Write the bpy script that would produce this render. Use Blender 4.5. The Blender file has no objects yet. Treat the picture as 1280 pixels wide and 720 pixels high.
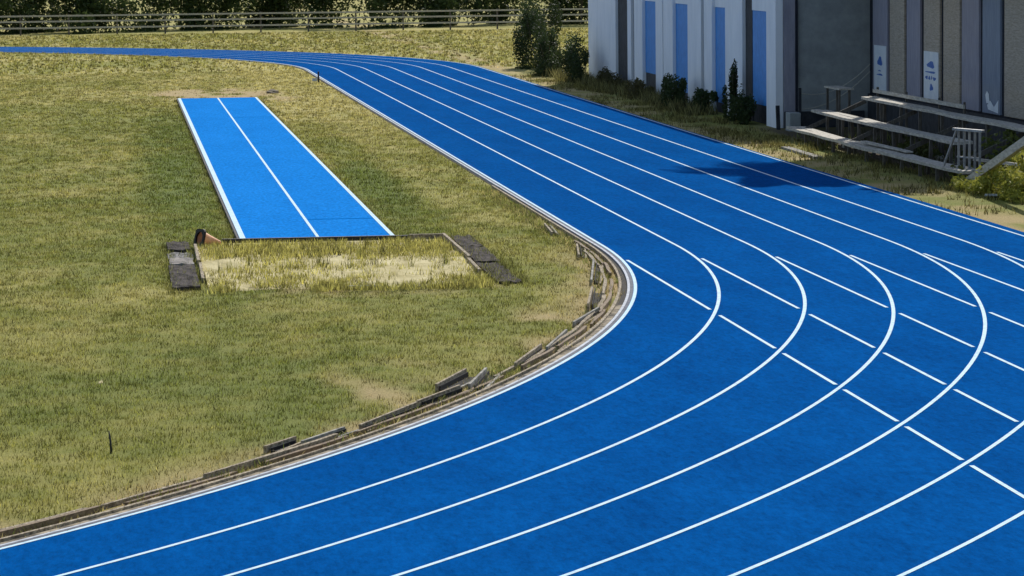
import bpy, math, random
import numpy as np
from mathutils import Vector, Matrix
random.seed(7); RNG = np.random.default_rng(11)
C = bpy.context.scene.collection
sc = bpy.context.scene
R0, W = 46.882, 1.22          # bend radius of the inner line, lane width
YB = 88.0                     # far tangent point of the straight

# ---------------------------------------------------------------- helpers
def tag(o, label=None, cat=None, group=None, kind=None):
    if label: o['label'] = label
    if cat: o['category'] = cat
    if group: o['group'] = group
    if kind: o['kind'] = kind
    return o

def empty(name, loc, label, cat, group=None, rz=0.0):
    o = bpy.data.objects.new(name, None); C.objects.link(o)
    o.location = loc; o.rotation_euler = (0, 0, rz); o.empty_display_size = .2
    return tag(o, label, cat, group)

class MB:
    def __init__(s): s.v = []; s.f = []; s.m = []
    def quad(s, a, b, c, d, mi=0):
        n = len(s.v); s.v += [tuple(a), tuple(b), tuple(c), tuple(d)]; s.f.append((n, n+1, n+2, n+3)); s.m.append(mi)
    def tri(s, a, b, c, mi=0):
        n = len(s.v); s.v += [tuple(a), tuple(b), tuple(c)]; s.f.append((n, n+1, n+2)); s.m.append(mi)
    def hexa(s, p, mi=0):      # 8 corners: bottom 4 ccw, top 4 ccw
        n = len(s.v); s.v += [tuple(q) for q in p]
        for f in ((3,2,1,0),(4,5,6,7),(0,1,5,4),(1,2,6,5),(2,3,7,6),(3,0,4,7)):
            s.f.append(tuple(n+i for i in f)); s.m.append(mi)
    def box(s, x0, x1, y0, y1, z0, z1, mi=0):
        s.hexa([(x0,y0,z0),(x1,y0,z0),(x1,y1,z0),(x0,y1,z0),(x0,y0,z1),(x1,y0,z1),(x1,y1,z1),(x0,y1,z1)], mi)
    def bar(s, a, b, w, h, mi=0, up=(0,0,1)):   # box along a->b
        a, b = Vector(a), Vector(b); d = (b-a).normalized(); up = Vector(up)
        if abs(d.dot(up)) > .98: up = Vector((0,1,0))
        r = d.cross(up).normalized(); u = r.cross(d)
        r *= w/2; u *= h/2
        s.hexa([a-r-u, a+r-u, b+r-u, b-r-u, a-r+u, a+r+u, b+r+u, b-r+u], mi)
    def tube(s, pts, rad, n=8, mi=0, cap=True):
        pts = [Vector(p) for p in pts]; base = len(s.v)
        rr = rad if isinstance(rad, (list, tuple)) else [rad]*len(pts)
        for i, p in enumerate(pts):
            d = (pts[min(i+1, len(pts)-1)] - pts[max(i-1, 0)]).normalized()
            up = Vector((0,0,1)) if abs(d.z) < .95 else Vector((1,0,0))
            r = d.cross(up).normalized(); u = r.cross(d)
            for k in range(n):
                a = 2*math.pi*k/n; s.v.append(tuple(p + rr[i]*(math.cos(a)*r + math.sin(a)*u)))
        for i in range(len(pts)-1):
            for k in range(n):
                k2 = (k+1) % n
                s.f.append((base+i*n+k, base+i*n+k2, base+(i+1)*n+k2, base+(i+1)*n+k)); s.m.append(mi)
        if cap:
            s.f.append(tuple(base+k for k in range(n))[::-1]); s.m.append(mi)
            e = base+(len(pts)-1)*n; s.f.append(tuple(e+k for k in range(n))); s.m.append(mi)
    def build(s, name, mats, parent=None, bevel=0, smooth=False):
        me = bpy.data.meshes.new(name)
        if parent is not None and parent.type == 'EMPTY':     # world coordinates in, local out
            M = Matrix.LocRotScale(parent.location, parent.rotation_euler, None).inverted()
            vs = [tuple(M @ Vector(v)) for v in s.v]
        else: vs = s.v
        me.from_pydata(vs, [], s.f)
        for m in (mats if isinstance(mats, (list, tuple)) else [mats]): me.materials.append(m)
        me.polygons.foreach_set('material_index', s.m)
        if smooth: me.polygons.foreach_set('use_smooth', [True]*len(s.f))
        me.update()
        o = bpy.data.objects.new(name, me); C.objects.link(o)
        if parent is not None:
            o.parent = parent
            if parent.type != 'EMPTY' : pass
        if bevel:
            b = o.modifiers.new('bevel', 'BEVEL'); b.width = bevel; b.segments = 2; b.limit_method = 'ANGLE'
        return o

def np_mesh(name, V, F, mat, col=None, parent=None):
    me = bpy.data.meshes.new(name); V = np.asarray(V, np.float32); F = np.asarray(F, np.int32); k = F.shape[1]
    if parent is not None: V = V - np.array(parent.location, np.float32)
    me.vertices.add(len(V)); me.vertices.foreach_set('co', V.ravel())
    me.loops.add(F.size); me.loops.foreach_set('vertex_index', F.ravel())
    me.polygons.add(len(F)); me.polygons.foreach_set('loop_start', np.arange(0, F.size, k, dtype=np.int32))
    me.polygons.foreach_set('loop_total', np.full(len(F), k, np.int32))
    if col is not None:
        a = me.color_attributes.new('tint', 'FLOAT_COLOR', 'POINT')
        cc = np.ones((len(V), 4), np.float32); cc[:, :3] = col; a.data.foreach_set('color', cc.ravel())
    me.materials.append(mat); me.update(calc_edges=True); me.validate()
    o = bpy.data.objects.new(name, me); C.objects.link(o)
    if parent is not None: o.parent = parent
    return o

# ---------------------------------------------------------------- value noise
_lat = RNG.random((256, 256))
def vnoise(x, y, s, seed=0):
    x = np.asarray(x)/s + 37.3*seed + 1000; y = np.asarray(y)/s + 91.7*seed + 1000
    i, j = np.floor(x).astype(int), np.floor(y).astype(int); u, v = x-i, y-j
    u, v = u*u*(3-2*u), v*v*(3-2*v); g = lambda a, b: _lat[a % 256, b % 256]
    return (g(i,j)*(1-u)+g(i+1,j)*u)*(1-v) + (g(i,j+1)*(1-u)+g(i+1,j+1)*u)*v
def fbm(x, y, s, seed=0, o=4):
    r = 0; a = 1; t = 0
    for k in range(o): r = r + a*vnoise(x, y, s/2**k, seed+k*3.1); t += a; a *= .55
    return r/t
def smooth(a, b, x):
    t = np.clip((x-a)/(b-a), 0, 1); return t*t*(3-2*t)
def blob(x, y, cx, cy, rx, ry):
    return np.clip(1-((x-cx)/rx)**2-((y-cy)/ry)**2, 0, 1)

def offset_in(x, y):           # signed distance from inner line 0: negative = infield side
    d = np.where(y >= 0, np.where(y <= YB, x, np.hypot(x+R0, y-YB)-R0), np.hypot(x+R0, y)-R0)
    return np.where((x < -R0), np.abs(d)*-1, d)

def lawn_tint(x, y):
    """Turf colour: green, olive and dry patches, bare soil by the kerb and pit; painted shade under the bleachers."""
    x = np.asarray(x, float); y = np.asarray(y, float)
    n1 = fbm(x, y*.35, 2.6, 1); n2 = fbm(x, y*.45, .7, 5); n3 = fbm(x, y*.3, 7., 9)
    n4 = fbm(x, y*.6, .28, 33, 2); dry = .62*smooth(.36, .70, .30*n1+.28*n2+.17*n3+.25*n4)+.22
    d = offset_in(x, y)
    green = blob(x, y, -6.6, 24, 1.3, 34)*.9 + blob(x, y, -2.7, 12, 1.0, 16)*.95 + blob(x, y, -2.5, 30, .7, 22)*.6 + blob(x, y, -7.6, -16, 3.0, 9)*.35
    dry = dry - .55*green*(.5+n2) + .40*smooth(12, 42, y)*smooth(-4, -2.4, x)*smooth(.5, -.2, d)
    dry = np.clip(dry + .25*smooth(30, 70, y), 0, 1)
    G = np.array([.132, .168, .024]); O = np.array([.250, .240, .048]); D = np.array([.44, .375, .125]); S = np.array([.43, .32, .150])
    a = np.clip(dry*2, 0, 1)[..., None]; b = np.clip(dry*2-1, 0, 1)[..., None]
    c = G*(1-a)+O*a; c = c*(1-b)+D*b
    # bare soil
    bare = smooth(.36, .62, n2)*smooth(-1.5, -.35, d)*smooth(3, -6, y)*(d < .2)
    bare = np.maximum(bare, smooth(.38, .6, n1*.5+n2*.5)*np.clip(blob(x, y, -4.9, -19.6, 1.3, 5.0)+blob(x, y, -2.1, -12, .9, 3.5)*.9, 0, 1)*1.3)
    bare = np.maximum(bare, smooth(.3, .55, n2)*blob(x, y, -4.6, 65, 2.6, 5.5)*2.2)
    bare = np.maximum(bare, smooth(.42, .6, n2)*blob(x, y, -2.6, 61.5, 1.0, 4.0))
    bare = np.maximum(bare, smooth(.38, .6, n2)*blob(x, y, -4.7, -5.9, 3., 1.6)*.6)
    verge = smooth(7.3, 7.5, x)*smooth(9.3, 8.2, x)
    bare = np.maximum(bare, .85*verge*smooth(.34, .66, n2+.08*smooth(22, 10, y)))
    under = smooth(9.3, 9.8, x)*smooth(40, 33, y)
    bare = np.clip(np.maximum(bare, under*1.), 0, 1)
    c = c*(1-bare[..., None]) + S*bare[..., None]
    dark = under[..., None]*.9  # bare earth under the bleachers, darkened in colour for the shade there
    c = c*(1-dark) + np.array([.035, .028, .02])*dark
    return c, bare, dry

# ---------------------------------------------------------------- materials
def new_mat(name):
    m = bpy.data.materials.new(name); m.use_nodes = True; nt = m.node_tree
    return m, nt, nt.nodes['Principled BSDF'], nt.nodes.new, nt.links.new
def mat(name, c0, c1, scale=8, rough=.8, bump=.3, stretch=(1,1,1), spec=.3, fine=60, metal=0, lo=.35, hi=.65, bdist=.01):
    m, nt, b, N, L = new_mat(name)
    g = N('ShaderNodeNewGeometry'); mp = N('ShaderNodeMapping'); mp.inputs['Scale'].default_value = stretch
    L(g.outputs['Position'], mp.inputs['Vector'])
    n = N('ShaderNodeTexNoise'); n.inputs['Scale'].default_value = scale; n.inputs['Detail'].default_value = 8; n.inputs['Roughness'].default_value = .65
    L(mp.outputs[0], n.inputs['Vector'])
    r = N('ShaderNodeValToRGB'); r.color_ramp.elements[0].position = lo; r.color_ramp.elements[1].position = hi
    r.color_ramp.elements[0].color = (*c0, 1); r.color_ramp.elements[1].color = (*c1, 1)
    L(n.outputs['Fac'], r.inputs[0]); L(r.outputs[0], b.inputs['Base Color'])
    b.inputs['Roughness'].default_value = rough; b.inputs['Specular IOR Level'].default_value = spec; b.inputs['Metallic'].default_value = metal
    n2 = N('ShaderNodeTexNoise'); n2.inputs['Scale'].default_value = fine; n2.inputs['Detail'].default_value = 5; L(mp.outputs[0], n2.inputs['Vector'])
    bp = N('ShaderNodeBump'); bp.inputs['Strength'].default_value = bump; bp.inputs['Distance'].default_value = bdist
    L(n2.outputs['Fac'], bp.inputs['Height']); L(bp.outputs[0], b.inputs['Normal'])
    return m

def rubber(name, base, light, dark, rough, spec):
    m, nt, b, N, L = new_mat(name)
    g = N('ShaderNodeNewGeometry')
    mp = N('ShaderNodeMapping'); mp.inputs['Scale'].default_value = (1, .3, 1); L(g.outputs['Position'], mp.inputs['Vector'])
    big = N('ShaderNodeTexNoise'); big.inputs['Scale'].default_value = .8; big.inputs['Detail'].default_value = 8; big.inputs['Roughness'].default_value = .7
    L(mp.outputs[0], big.inputs['Vector'])
    fine = N('ShaderNodeTexNoise'); fine.inputs['Scale'].default_value = 16; fine.inputs['Detail'].default_value = 9; fine.inputs['Roughness'].default_value = .8
    L(mp.outputs[0], fine.inputs['Vector'])
    r1 = N('ShaderNodeValToRGB'); r1.color_ramp.elements[0].position = .28; r1.color_ramp.elements[1].position = .72
    r1.color_ramp.elements[0].color = (*dark, 1); r1.color_ramp.elements[1].color = (*light, 1); e = r1.color_ramp.elements.new(.5); e.color = (*base, 1)
    L(big.outputs['Fac'], r1.inputs[0])
    r2 = N('ShaderNodeMapRange'); r2.inputs[1].default_value = .3; r2.inputs[2].default_value = .7; r2.inputs[3].default_value = .62; r2.inputs[4].default_value = 1.38
    L(fine.outputs['Fac'], r2.inputs[0])
    mx = N('ShaderNodeMix'); mx.data_type = 'RGBA'; mx.blend_type = 'MULTIPLY'; mx.inputs[0].default_value = 1
    L(r1.outputs[0], mx.inputs[6]); L(r2.outputs[0], mx.inputs[7])
    # grit and dust specks
    v = N('ShaderNodeTexNoise'); v.inputs['Scale'].default_value = 5.5; v.inputs['Detail'].default_value = 10; v.inputs['Roughness'].default_value = .85; L(mp.outputs[0], v.inputs['Vector'])
    vr = N('ShaderNodeMapRange'); vr.inputs[1].default_value = .66; vr.inputs[2].default_value = .78; vr.inputs[4].default_value = .3; L(v.outputs['Fac'], vr.inputs[0])
    m2 = N('ShaderNodeMix'); m2.data_type = 'RGBA'; L(vr.outputs[0], m2.inputs[0]); L(mx.outputs[2], m2.inputs[6]); m2.inputs[7].default_value = (.10, .22, .42, 1)
    L(m2.outputs[2], b.inputs['Base Color'])
    b.inputs['Roughness'].default_value = rough; b.inputs['Specular IOR Level'].default_value = spec
    bp = N('ShaderNodeBump'); bp.inputs['Strength'].default_value = .35; bp.inputs['Distance'].default_value = .004
    f3 = N('ShaderNodeTexNoise'); f3.inputs['Scale'].default_value = 180; L(g.outputs['Position'], f3.inputs['Vector'])
    L(f3.outputs['Fac'], bp.inputs['Height']); L(bp.outputs[0], b.inputs['Normal'])
    return m

def tint_mat(name, translucent=0., noise=.35, scale=30, rough=.9, bump=.5):
    m, nt, b, N, L = new_mat(name)
    a = N('ShaderNodeAttribute'); a.attribute_name = 'tint'
    g = N('ShaderNodeNewGeometry'); n = N('ShaderNodeTexNoise'); n.inputs['Scale'].default_value = scale; n.inputs['Detail'].default_value = 8; n.inputs['Roughness'].default_value = .75
    L(g.outputs['Position'], n.inputs['Vector'])
    r = N('ShaderNodeMapRange'); r.inputs[1].default_value = .3; r.inputs[2].default_value = .7; r.inputs[3].default_value = 1-noise; r.inputs[4].default_value = 1+noise
    L(n.outputs['Fac'], r.inputs[0])
    mx = N('ShaderNodeMix'); mx.data_type = 'RGBA'; mx.blend_type = 'MULTIPLY'; mx.inputs[0].default_value = 1
    L(a.outputs['Color'], mx.inputs[6]); L(r.outputs[0], mx.inputs[7]); L(mx.outputs[2], b.inputs['Base Color'])
    b.inputs['Roughness'].default_value = rough; b.inputs['Specular IOR Level'].default_value = .15
    if bump:
        bp = N('ShaderNodeBump'); bp.inputs['Strength'].default_value = bump; bp.inputs['Distance'].default_value = .03
        L(n.outputs['Fac'], bp.inputs['Height']); L(bp.outputs[0], b.inputs['Normal'])
    if translucent:
        t = N('ShaderNodeBsdfTranslucent'); L(mx.outputs[2], t.inputs['Color'])
        ms = N('ShaderNodeMixShader'); ms.inputs[0].default_value = translucent
        L(b.outputs[0], ms.inputs[1]); L(t.outputs[0], ms.inputs[2]); L(ms.outputs[0], nt.nodes['Material Output'].inputs['Surface'])
    return m

M = {}
M['track'] = rubber('blue_track_rubber', (.0008,.078,.285), (.0012,.094,.335), (.0005,.063,.240), 1, .002)
M['runway'] = rubber('bright_blue_runway_rubber', (.012,.215,.64), (.015,.235,.69), (.010,.195,.60), 1, .002)
M['line'] = mat('line_paint', (.36,.56,.70), (.64,.81,.88), 9, .9, .2, spec=.05, fine=120, lo=.26, hi=.5)
M['white_rail'] = mat('weathered_white_kerb', (.38,.40,.43), (.66,.68,.71), 10, .8, .2, spec=.1)
M['seam'] = mat('runway_seam', (.005,.16,.52), (.005,.18,.56), 14, 1, .2, spec=0)
M['apron'] = mat('grey_blue_apron', (.07,.08,.11), (.15,.16,.19), 12, .9, .4)
M['gutter'] = mat('dark_gutter_soil', (.016,.014,.012), (.05,.042,.033), 20, .95, .8)
M['tan_wood'] = mat('sun_bleached_board', (.16,.12,.075), (.50,.41,.28), 6, .9, .6, (5,1.2,5), lo=.38, hi=.62)
M['brown_wood'] = mat('brown_edging_board', (.15,.10,.06), (.32,.23,.14), 5, .85, .5, (6,1,6))
M['sand_fill'] = mat('sandy_kerb_fill', (.06,.048,.032), (.46,.38,.26), 4.5, .95, .8, lo=.40, hi=.62)
M['concrete'] = mat('weathered_concrete', (.14,.13,.11), (.42,.39,.33), 6, .9, .6, lo=.38, hi=.62)
M['trough_shade'] = mat('dark_shade_lining', (.010,.010,.010), (.03,.028,.025), 9, .95, .5)  # near-black colour standing in for shade inside the troughs
M['grey_wood'] = mat('grey_weathered_timber', (.30,.27,.225), (.62,.57,.48), 4, .8, .4, (5,1,5))
M['post_wood'] = mat('dull_timber_post', (.07,.06,.05), (.17,.15,.125), 5, .85, .4, (5,5,1))
M['rubber_mat'] = mat('weathered_grey_rubber', (.014,.012,.012), (.12,.10,.088), 3.5, .95, .8, (2.5,.7,1), spec=.1, bdist=.03, fine=18)
M['pale_mat'] = mat('pale_weathered_mat', (.16,.145,.13), (.40,.36,.32), 5, .95, .5, spec=.1)
M['black_rubber'] = mat('black_rubber_edge', (.012,.012,.013), (.04,.04,.042), 10, .7, .3)
M['orange'] = mat('faded_orange_plastic', (.85,.36,.15), (.95,.52,.28), 6, .55, .2)
M['cone_black'] = mat('black_cone_base', (.010,.009,.009), (.025,.022,.02), 10, .6, .3)
M['sand'] = mat('pit_sand', (.40,.33,.13), (.64,.55,.29), 3.0, .95, .8, (1,.4,1), fine=14, bdist=.05)
M['white_wall'] = mat('white_painted_wall', (.76,.78,.83), (.87,.88,.92), 1.6, .7, .15, (1,1,.4))
M['blue_paint'] = mat('blue_painted_shutter', (.025,.22,.60), (.04,.28,.72), 4, .6, .2)
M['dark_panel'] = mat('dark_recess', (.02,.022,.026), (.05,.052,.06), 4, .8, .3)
M['grey_wall'] = mat('grey_rendered_wall', (.25,.265,.265), (.35,.365,.36), 2.2, .85, .2)
M['slate_panel'] = mat('slate_purple_panel', (.27,.26,.315), (.37,.35,.41), 3, .8, .3, (4,4,.6))
M['brown_panel'] = mat('brown_slat_panel', (.34,.28,.22), (.56,.48,.39), 5, .85, .5, (1,1,9))
M['blue_grey_panel'] = mat('blue_grey_panel', (.20,.23,.30), (.28,.32,.40), 3, .8, .3, (4,4,.6))
M['joint'] = mat('dark_joint', (.012,.014,.022), (.03,.032,.045), 6, .9, .2)
M['roof'] = mat('grey_sheet_roof', (.18,.18,.18), (.28,.28,.27), 3, .6, .2)
M['paper'] = mat('white_poster_board', (.70,.74,.80), (.84,.86,.88), 3, .6, .05)
M['ink'] = mat('blue_poster_ink', (.04,.12,.42), (.08,.20,.55), 12, .6, .05)
M['metal'] = mat('pale_grey_metal', (.22,.225,.23), (.42,.42,.42), 9, .5, .1, metal=.3)
M['rope'] = mat('pale_rope', (.38,.36,.31), (.55,.52,.46), 30, .9, .3)
M['bark'] = mat('rough_bark', (.07,.05,.035), (.16,.12,.085), 6, .95, .8, (3,3,.7))
M['stone'] = mat('pale_rock', (.30,.28,.23), (.55,.51,.42), 6, .9, .6)
M['clod'] = mat('dark_earth_clod', (.07,.055,.035), (.18,.14,.085), 14, .95, .9)
M['ground'] = tint_mat('turf_soil', 0, .45, 26, .95, .8)
M['blade'] = tint_mat('grass_blades', .35, .2, 14, .7, 0)
M['leaf'] = tint_mat('leaves', .3, .25, 9, .6, 0)

# ---------------------------------------------------------------- camera, light, sky
f, H, cx, cy, yaw, pit, roll = 4235.76, 5.02923, -8.09533, -56.45267, .115302, .0995977, -.0110134
fw = Vector((math.sin(yaw)*math.cos(pit), math.cos(yaw)*math.cos(pit), -math.sin(pit)))
r = Vector((math.cos(yaw), -math.sin(yaw), 0)); u = r.cross(fw)
r2 = math.cos(roll)*r + math.sin(roll)*u; u2 = -math.sin(roll)*r + math.cos(roll)*u
cam = bpy.data.objects.new('camera', bpy.data.cameras.new('camera')); C.objects.link(cam)
cam.matrix_world = Matrix(((r2.x,u2.x,-fw.x,cx),(r2.y,u2.y,-fw.y,cy),(r2.z,u2.z,-fw.z,H),(0,0,0,1)))
cam.data.sensor_width = 36; cam.data.lens = f/1280*36; cam.data.clip_end = 4000; cam.data.clip_start = .5
sc.camera = cam
AZ, EL = math.radians(21), math.radians(38)
S = Vector((math.sin(AZ)*math.cos(EL), math.cos(AZ)*math.cos(EL), math.sin(EL)))
sun = bpy.data.objects.new('sun', bpy.data.lights.new('sun', 'SUN')); C.objects.link(sun)
sun.data.energy = 4.3; sun.data.angle = math.radians(.53); sun.data.color = (1, .965, .90)
sun.rotation_euler = S.to_track_quat('Z', 'Y').to_euler(); sun.location = (30, 60, 60)
wd = bpy.data.worlds.new('World'); sc.world = wd; wd.use_nodes = True
bg = wd.node_tree.nodes['Background']; sky = wd.node_tree.nodes.new('ShaderNodeTexSky')
sky.sky_type = 'NISHITA'; sky.sun_disc = False; sky.sun_elevation = EL; sky.sun_rotation = AZ
wd.node_tree.links.new(sky.outputs[0], bg.inputs['Color']); bg.inputs['Strength'].default_value = .125
vs = sc.view_settings; vs.view_transform = 'Standard'; vs.look = 'None'; vs.exposure = 0; vs.gamma = 1; vs.use_curve_mapping = False

# ---------------------------------------------------------------- ground
def axis(parts):
    out = []
    for a, b, n in parts: out += list(np.linspace(a, b, n, endpoint=False))
    return np.array(out + [parts[-1][1]])
gx = axis([(-900,-100,8),(-100,-24,12),(-24,14,126),(14,60,16),(60,900,10)])
gy = axis([(-200,-40,8),(-40,10,200),(10,90,180),(90,240,60),(240,1500,14)])
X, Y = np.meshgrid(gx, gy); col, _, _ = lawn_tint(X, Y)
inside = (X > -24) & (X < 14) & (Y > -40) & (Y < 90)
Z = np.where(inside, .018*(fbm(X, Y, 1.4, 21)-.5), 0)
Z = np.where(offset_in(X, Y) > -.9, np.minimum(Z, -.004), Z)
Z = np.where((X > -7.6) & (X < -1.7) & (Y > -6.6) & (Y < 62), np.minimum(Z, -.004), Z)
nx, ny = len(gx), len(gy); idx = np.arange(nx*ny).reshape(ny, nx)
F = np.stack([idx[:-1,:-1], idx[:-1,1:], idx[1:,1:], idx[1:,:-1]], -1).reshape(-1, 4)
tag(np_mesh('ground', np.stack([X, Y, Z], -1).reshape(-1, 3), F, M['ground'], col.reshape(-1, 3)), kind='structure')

# ---------------------------------------------------------------- track
TZ = .03
def path(d, ya=YB, a0=1.45, a1=1.35, step=.012):
    """Polyline at offset d from inner line: far bend, straight, near bend."""
    rr = R0+d; P = []
    for a in np.arange(a0, step, -step): P.append((-R0+rr*math.cos(a), YB+rr*math.sin(a)))
    for y in np.linspace(YB, 0, 60): P.append((d, y))
    for a in np.arange(step, a1, step): P.append((-R0+rr*math.cos(a), -rr*math.sin(a)))
    return P
def outer_x(y): return 7.32 + .10 + .12*float(smooth(24, 4, np.array(y)))
tm = MB(); D0 = -.07
# straight and chute, strips in y
ys = list(np.linspace(YB, 0, 50)) + list(np.linspace(-.3, -44, 160))
def lx(y): return D0 if y >= 0 else -R0+math.sqrt((R0+D0)**2-y*y)
for a, b in zip(ys[:-1], ys[1:]):
    cuts = np.linspace(0, 1, 4)
    for p, q in zip(cuts[:-1], cuts[1:]):
        A0, A1 = lx(a)+(outer_x(a)-lx(a))*p, lx(a)+(outer_x(a)-lx(a))*q
        B0, B1 = lx(b)+(outer_x(b)-lx(b))*p, lx(b)+(outer_x(b)-lx(b))*q
        tm.quad((B0,b,TZ),(B1,b,TZ),(A1,a,TZ),(A0,a,TZ))
    tm.quad((lx(b),b,-.02),(lx(b),b,TZ),(lx(a),a,TZ),(lx(a),a,-.02))
    tm.quad((outer_x(a),a,-.02),(outer_x(a),a,TZ),(outer_x(b),b,TZ),(outer_x(b),b,-.02))
aa = np.linspace(0, 1.5, 90)
for a, b in zip(aa[:-1], aa[1:]):
    pt = lambda rr, t, z: (-R0+rr*math.cos(t), YB+rr*math.sin(t), z)
    i, o = R0+D0, R0+7.42
    tm.quad(pt(i,a,TZ),pt(o,a,TZ),pt(o,b,TZ),pt(i,b,TZ))
    tm.quad(pt(i,a,-.02),pt(i,a,TZ),pt(i,b,TZ),pt(i,b,-.02)); tm.quad(pt(o,a,TZ),pt(o,a,-.02),pt(o,b,-.02),pt(o,b,TZ))
track = tag(tm.build('running_track', M['track']), kind='structure')
LW = .050
lm = MB(); LZ = TZ+.004
def strip(P0, P1, z, mb):
    for k in range(len(P0)-1):
        mb.quad((*P0[k], z), (*P0[k+1], z), (*P1[k+1], z), (*P1[k], z))
for k in range(7):
    z = LZ
    strip(path(k*W-LW/2), path(k*W+LW/2), z, lm)
for k in range(6):             # straight sprint lines running on past the bend, broken where the bend lines cross
    segs = []; top = -2.7
    for j in range(k+1, 7):
        rr = R0+j*W; x = R0+k*W; yc = -math.sqrt(rr*rr-x*x); g = .085/(abs(yc)/rr)
        segs.append((top, yc+g)); top = yc-g
    segs.append((top, -42))
    for a, b in segs:
        if a > b: lm.quad((k*W-LW/2, b, LZ), (k*W+LW/2, b, LZ), (k*W+LW/2, a, LZ), (k*W-LW/2, a, LZ))
lm.quad((6*W-LW/2, -42, LZ), (6*W+LW/2, -42, LZ), (6*W+LW/2, -2.7, LZ), (6*W-LW/2, -2.7, LZ))
lm.build('lane_lines', M['line'], track)

# ---------------------------------------------------------------- inner kerb
def ring(d0, d1, z0, z1, name, m, parent, y_from=None, jit=0, a1=1.3, seed=0):
    mb = MB(); P0, P1 = path(d0, a1=a1), path(d1, a1=a1)
    i0 = 0
    if y_from is not None: i0 = next(i for i, p in enumerate(P0) if p[1] <= y_from)
    def J(p, s): 
        w = jit*(vnoise(p[0]*1.0+s, p[1], 1.3, 3+seed)-.5)*2; return (p[0]+w, p[1])
    for k in range(i0, len(P0)-1):
        a, b, c, d = J(P0[k],0), J(P0[k+1],0), J(P1[k+1],5), J(P1[k],5)
        mb.quad((*a,z1),(*b,z1),(*c,z1),(*d,z1)); mb.quad((*a,z0),(*b,z0),(*b,z1),(*a,z1)); mb.quad((*d,z1),(*c,z1),(*c,z0),(*d,z0))
    a, b = P0[-1], P1[-1]; mb.quad((*a,z0),(*a,z1),(*b,z1),(*b,z0))
    return mb.build(name, m, parent)
kerb = empty('track_kerb', (0, 0, 0), 'low pale kerb with a dark gutter running round the inside of the blue track', 'kerb')
ring(-.118, -.080, -.01, .036, 'white_rail', M['white_rail'], kerb)
ring(-.205, -.122, -.01, .006, 'gutter', M['gutter'], kerb, y_from=16)
ring(-.175, -.122, -.01, .005, 'gutter', M['gutter'], kerb)
ring(-.080, -.030, .026, TZ+.003, 'apron', M['apron'], kerb)
ring(-.200, -.124, .005, .030, 'sand_fill', M['sand_fill'], kerb, y_from=-9, jit=.012, seed=2)
ring(-.250, -.209, -.01, .055, 'edging_board', M['tan_wood'], kerb, jit=.008, y_from=16)
# loose boards bent round the bend
def on_bend(y, d):
    if y >= 0: return (d, y)
    a = math.asin(min(1, -y/(R0+d))); return (-R0+(R0+d)*math.cos(a), y)
rb = random.Random(3); proto = None; y = 1.0
while y > -27:
    for row, (d, m) in enumerate(((-.325, 'brown_wood'), (-.43, 'tan_wood'))):
        L = rb.uniform(1.6, 2.6); dd = d+rb.uniform(-.02, .02)-(.07*smooth(-10, -20, np.array(y)))
        if row == 1 and rb.random() < .2: continue
        mb = MB(); n = 6; P = [on_bend(y-L*k/n, dd+.012*math.sin(k)) for k in range(n+1)]; Q = [on_bend(y-L*k/n, dd-.045+.01*math.sin(k*1.3)) for k in range(n+1)]
        h = rb.uniform(.035, .07); ps = []
        for k in range(n):
            mb.hexa([(*P[k],-.01),(*P[k+1],-.01),(*Q[k+1],-.01),(*Q[k],-.01),(*P[k],h),(*P[k+1],h),(*Q[k+1],h),(*Q[k],h)][::1])
        o = mb.build('edging_board', M[m])
        tag(o, ('brown' if row == 0 else 'sun bleached tan') + ' timber edging board laid along the bend of the kerb', 'board', 'loose edging boards along the bend')
    y -= rb.uniform(2.0, 2.5)

# open drain troughs along the kerb (ends in world metres)
TR = [((-6.63, -22.58), (-6.32, -21.97), 0.16, 0.1), ((-6.23, -22.21), (-5.75, -21.25), 0.16, 0.1), ((-5.59, -21.16), (-4.84, -19.54), 0.12, 0.09), ((-4.81, -19.48), (-4.22, -18.28), 0.18, 0.12), ((-4.45, -18.24), (-3.97, -16.93), 0.26, 0.14), ((-4.07, -18.24), (-3.74, -16.83), 0.2, 0.14), ((-3.33, -16.21), (-2.85, -14.57), 0.16, 0.12), ((-2.77, -14.76), (-2.28, -12.98), 0.18, 0.13), ((-2.04, -11.79), (-1.47, -10.07), 0.1, 0.1), ((-1.54, -9.95), (-1.16, -7.56), 0.2, 0.18), ((-1.01, -6.26), (-0.52, -3.07), 0.14, 0.12), ((-0.63, -2.04), (-0.39, -0.13), 0.14, 0.12), ((-0.48, 2.51), (-0.39, 4.43), 0.12, 0.1)]
ORD = ['first','second','third','fourth','fifth','sixth','seventh','eighth','ninth','tenth','eleventh','twelfth','thirteenth','fourteenth','fifteenth']
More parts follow.
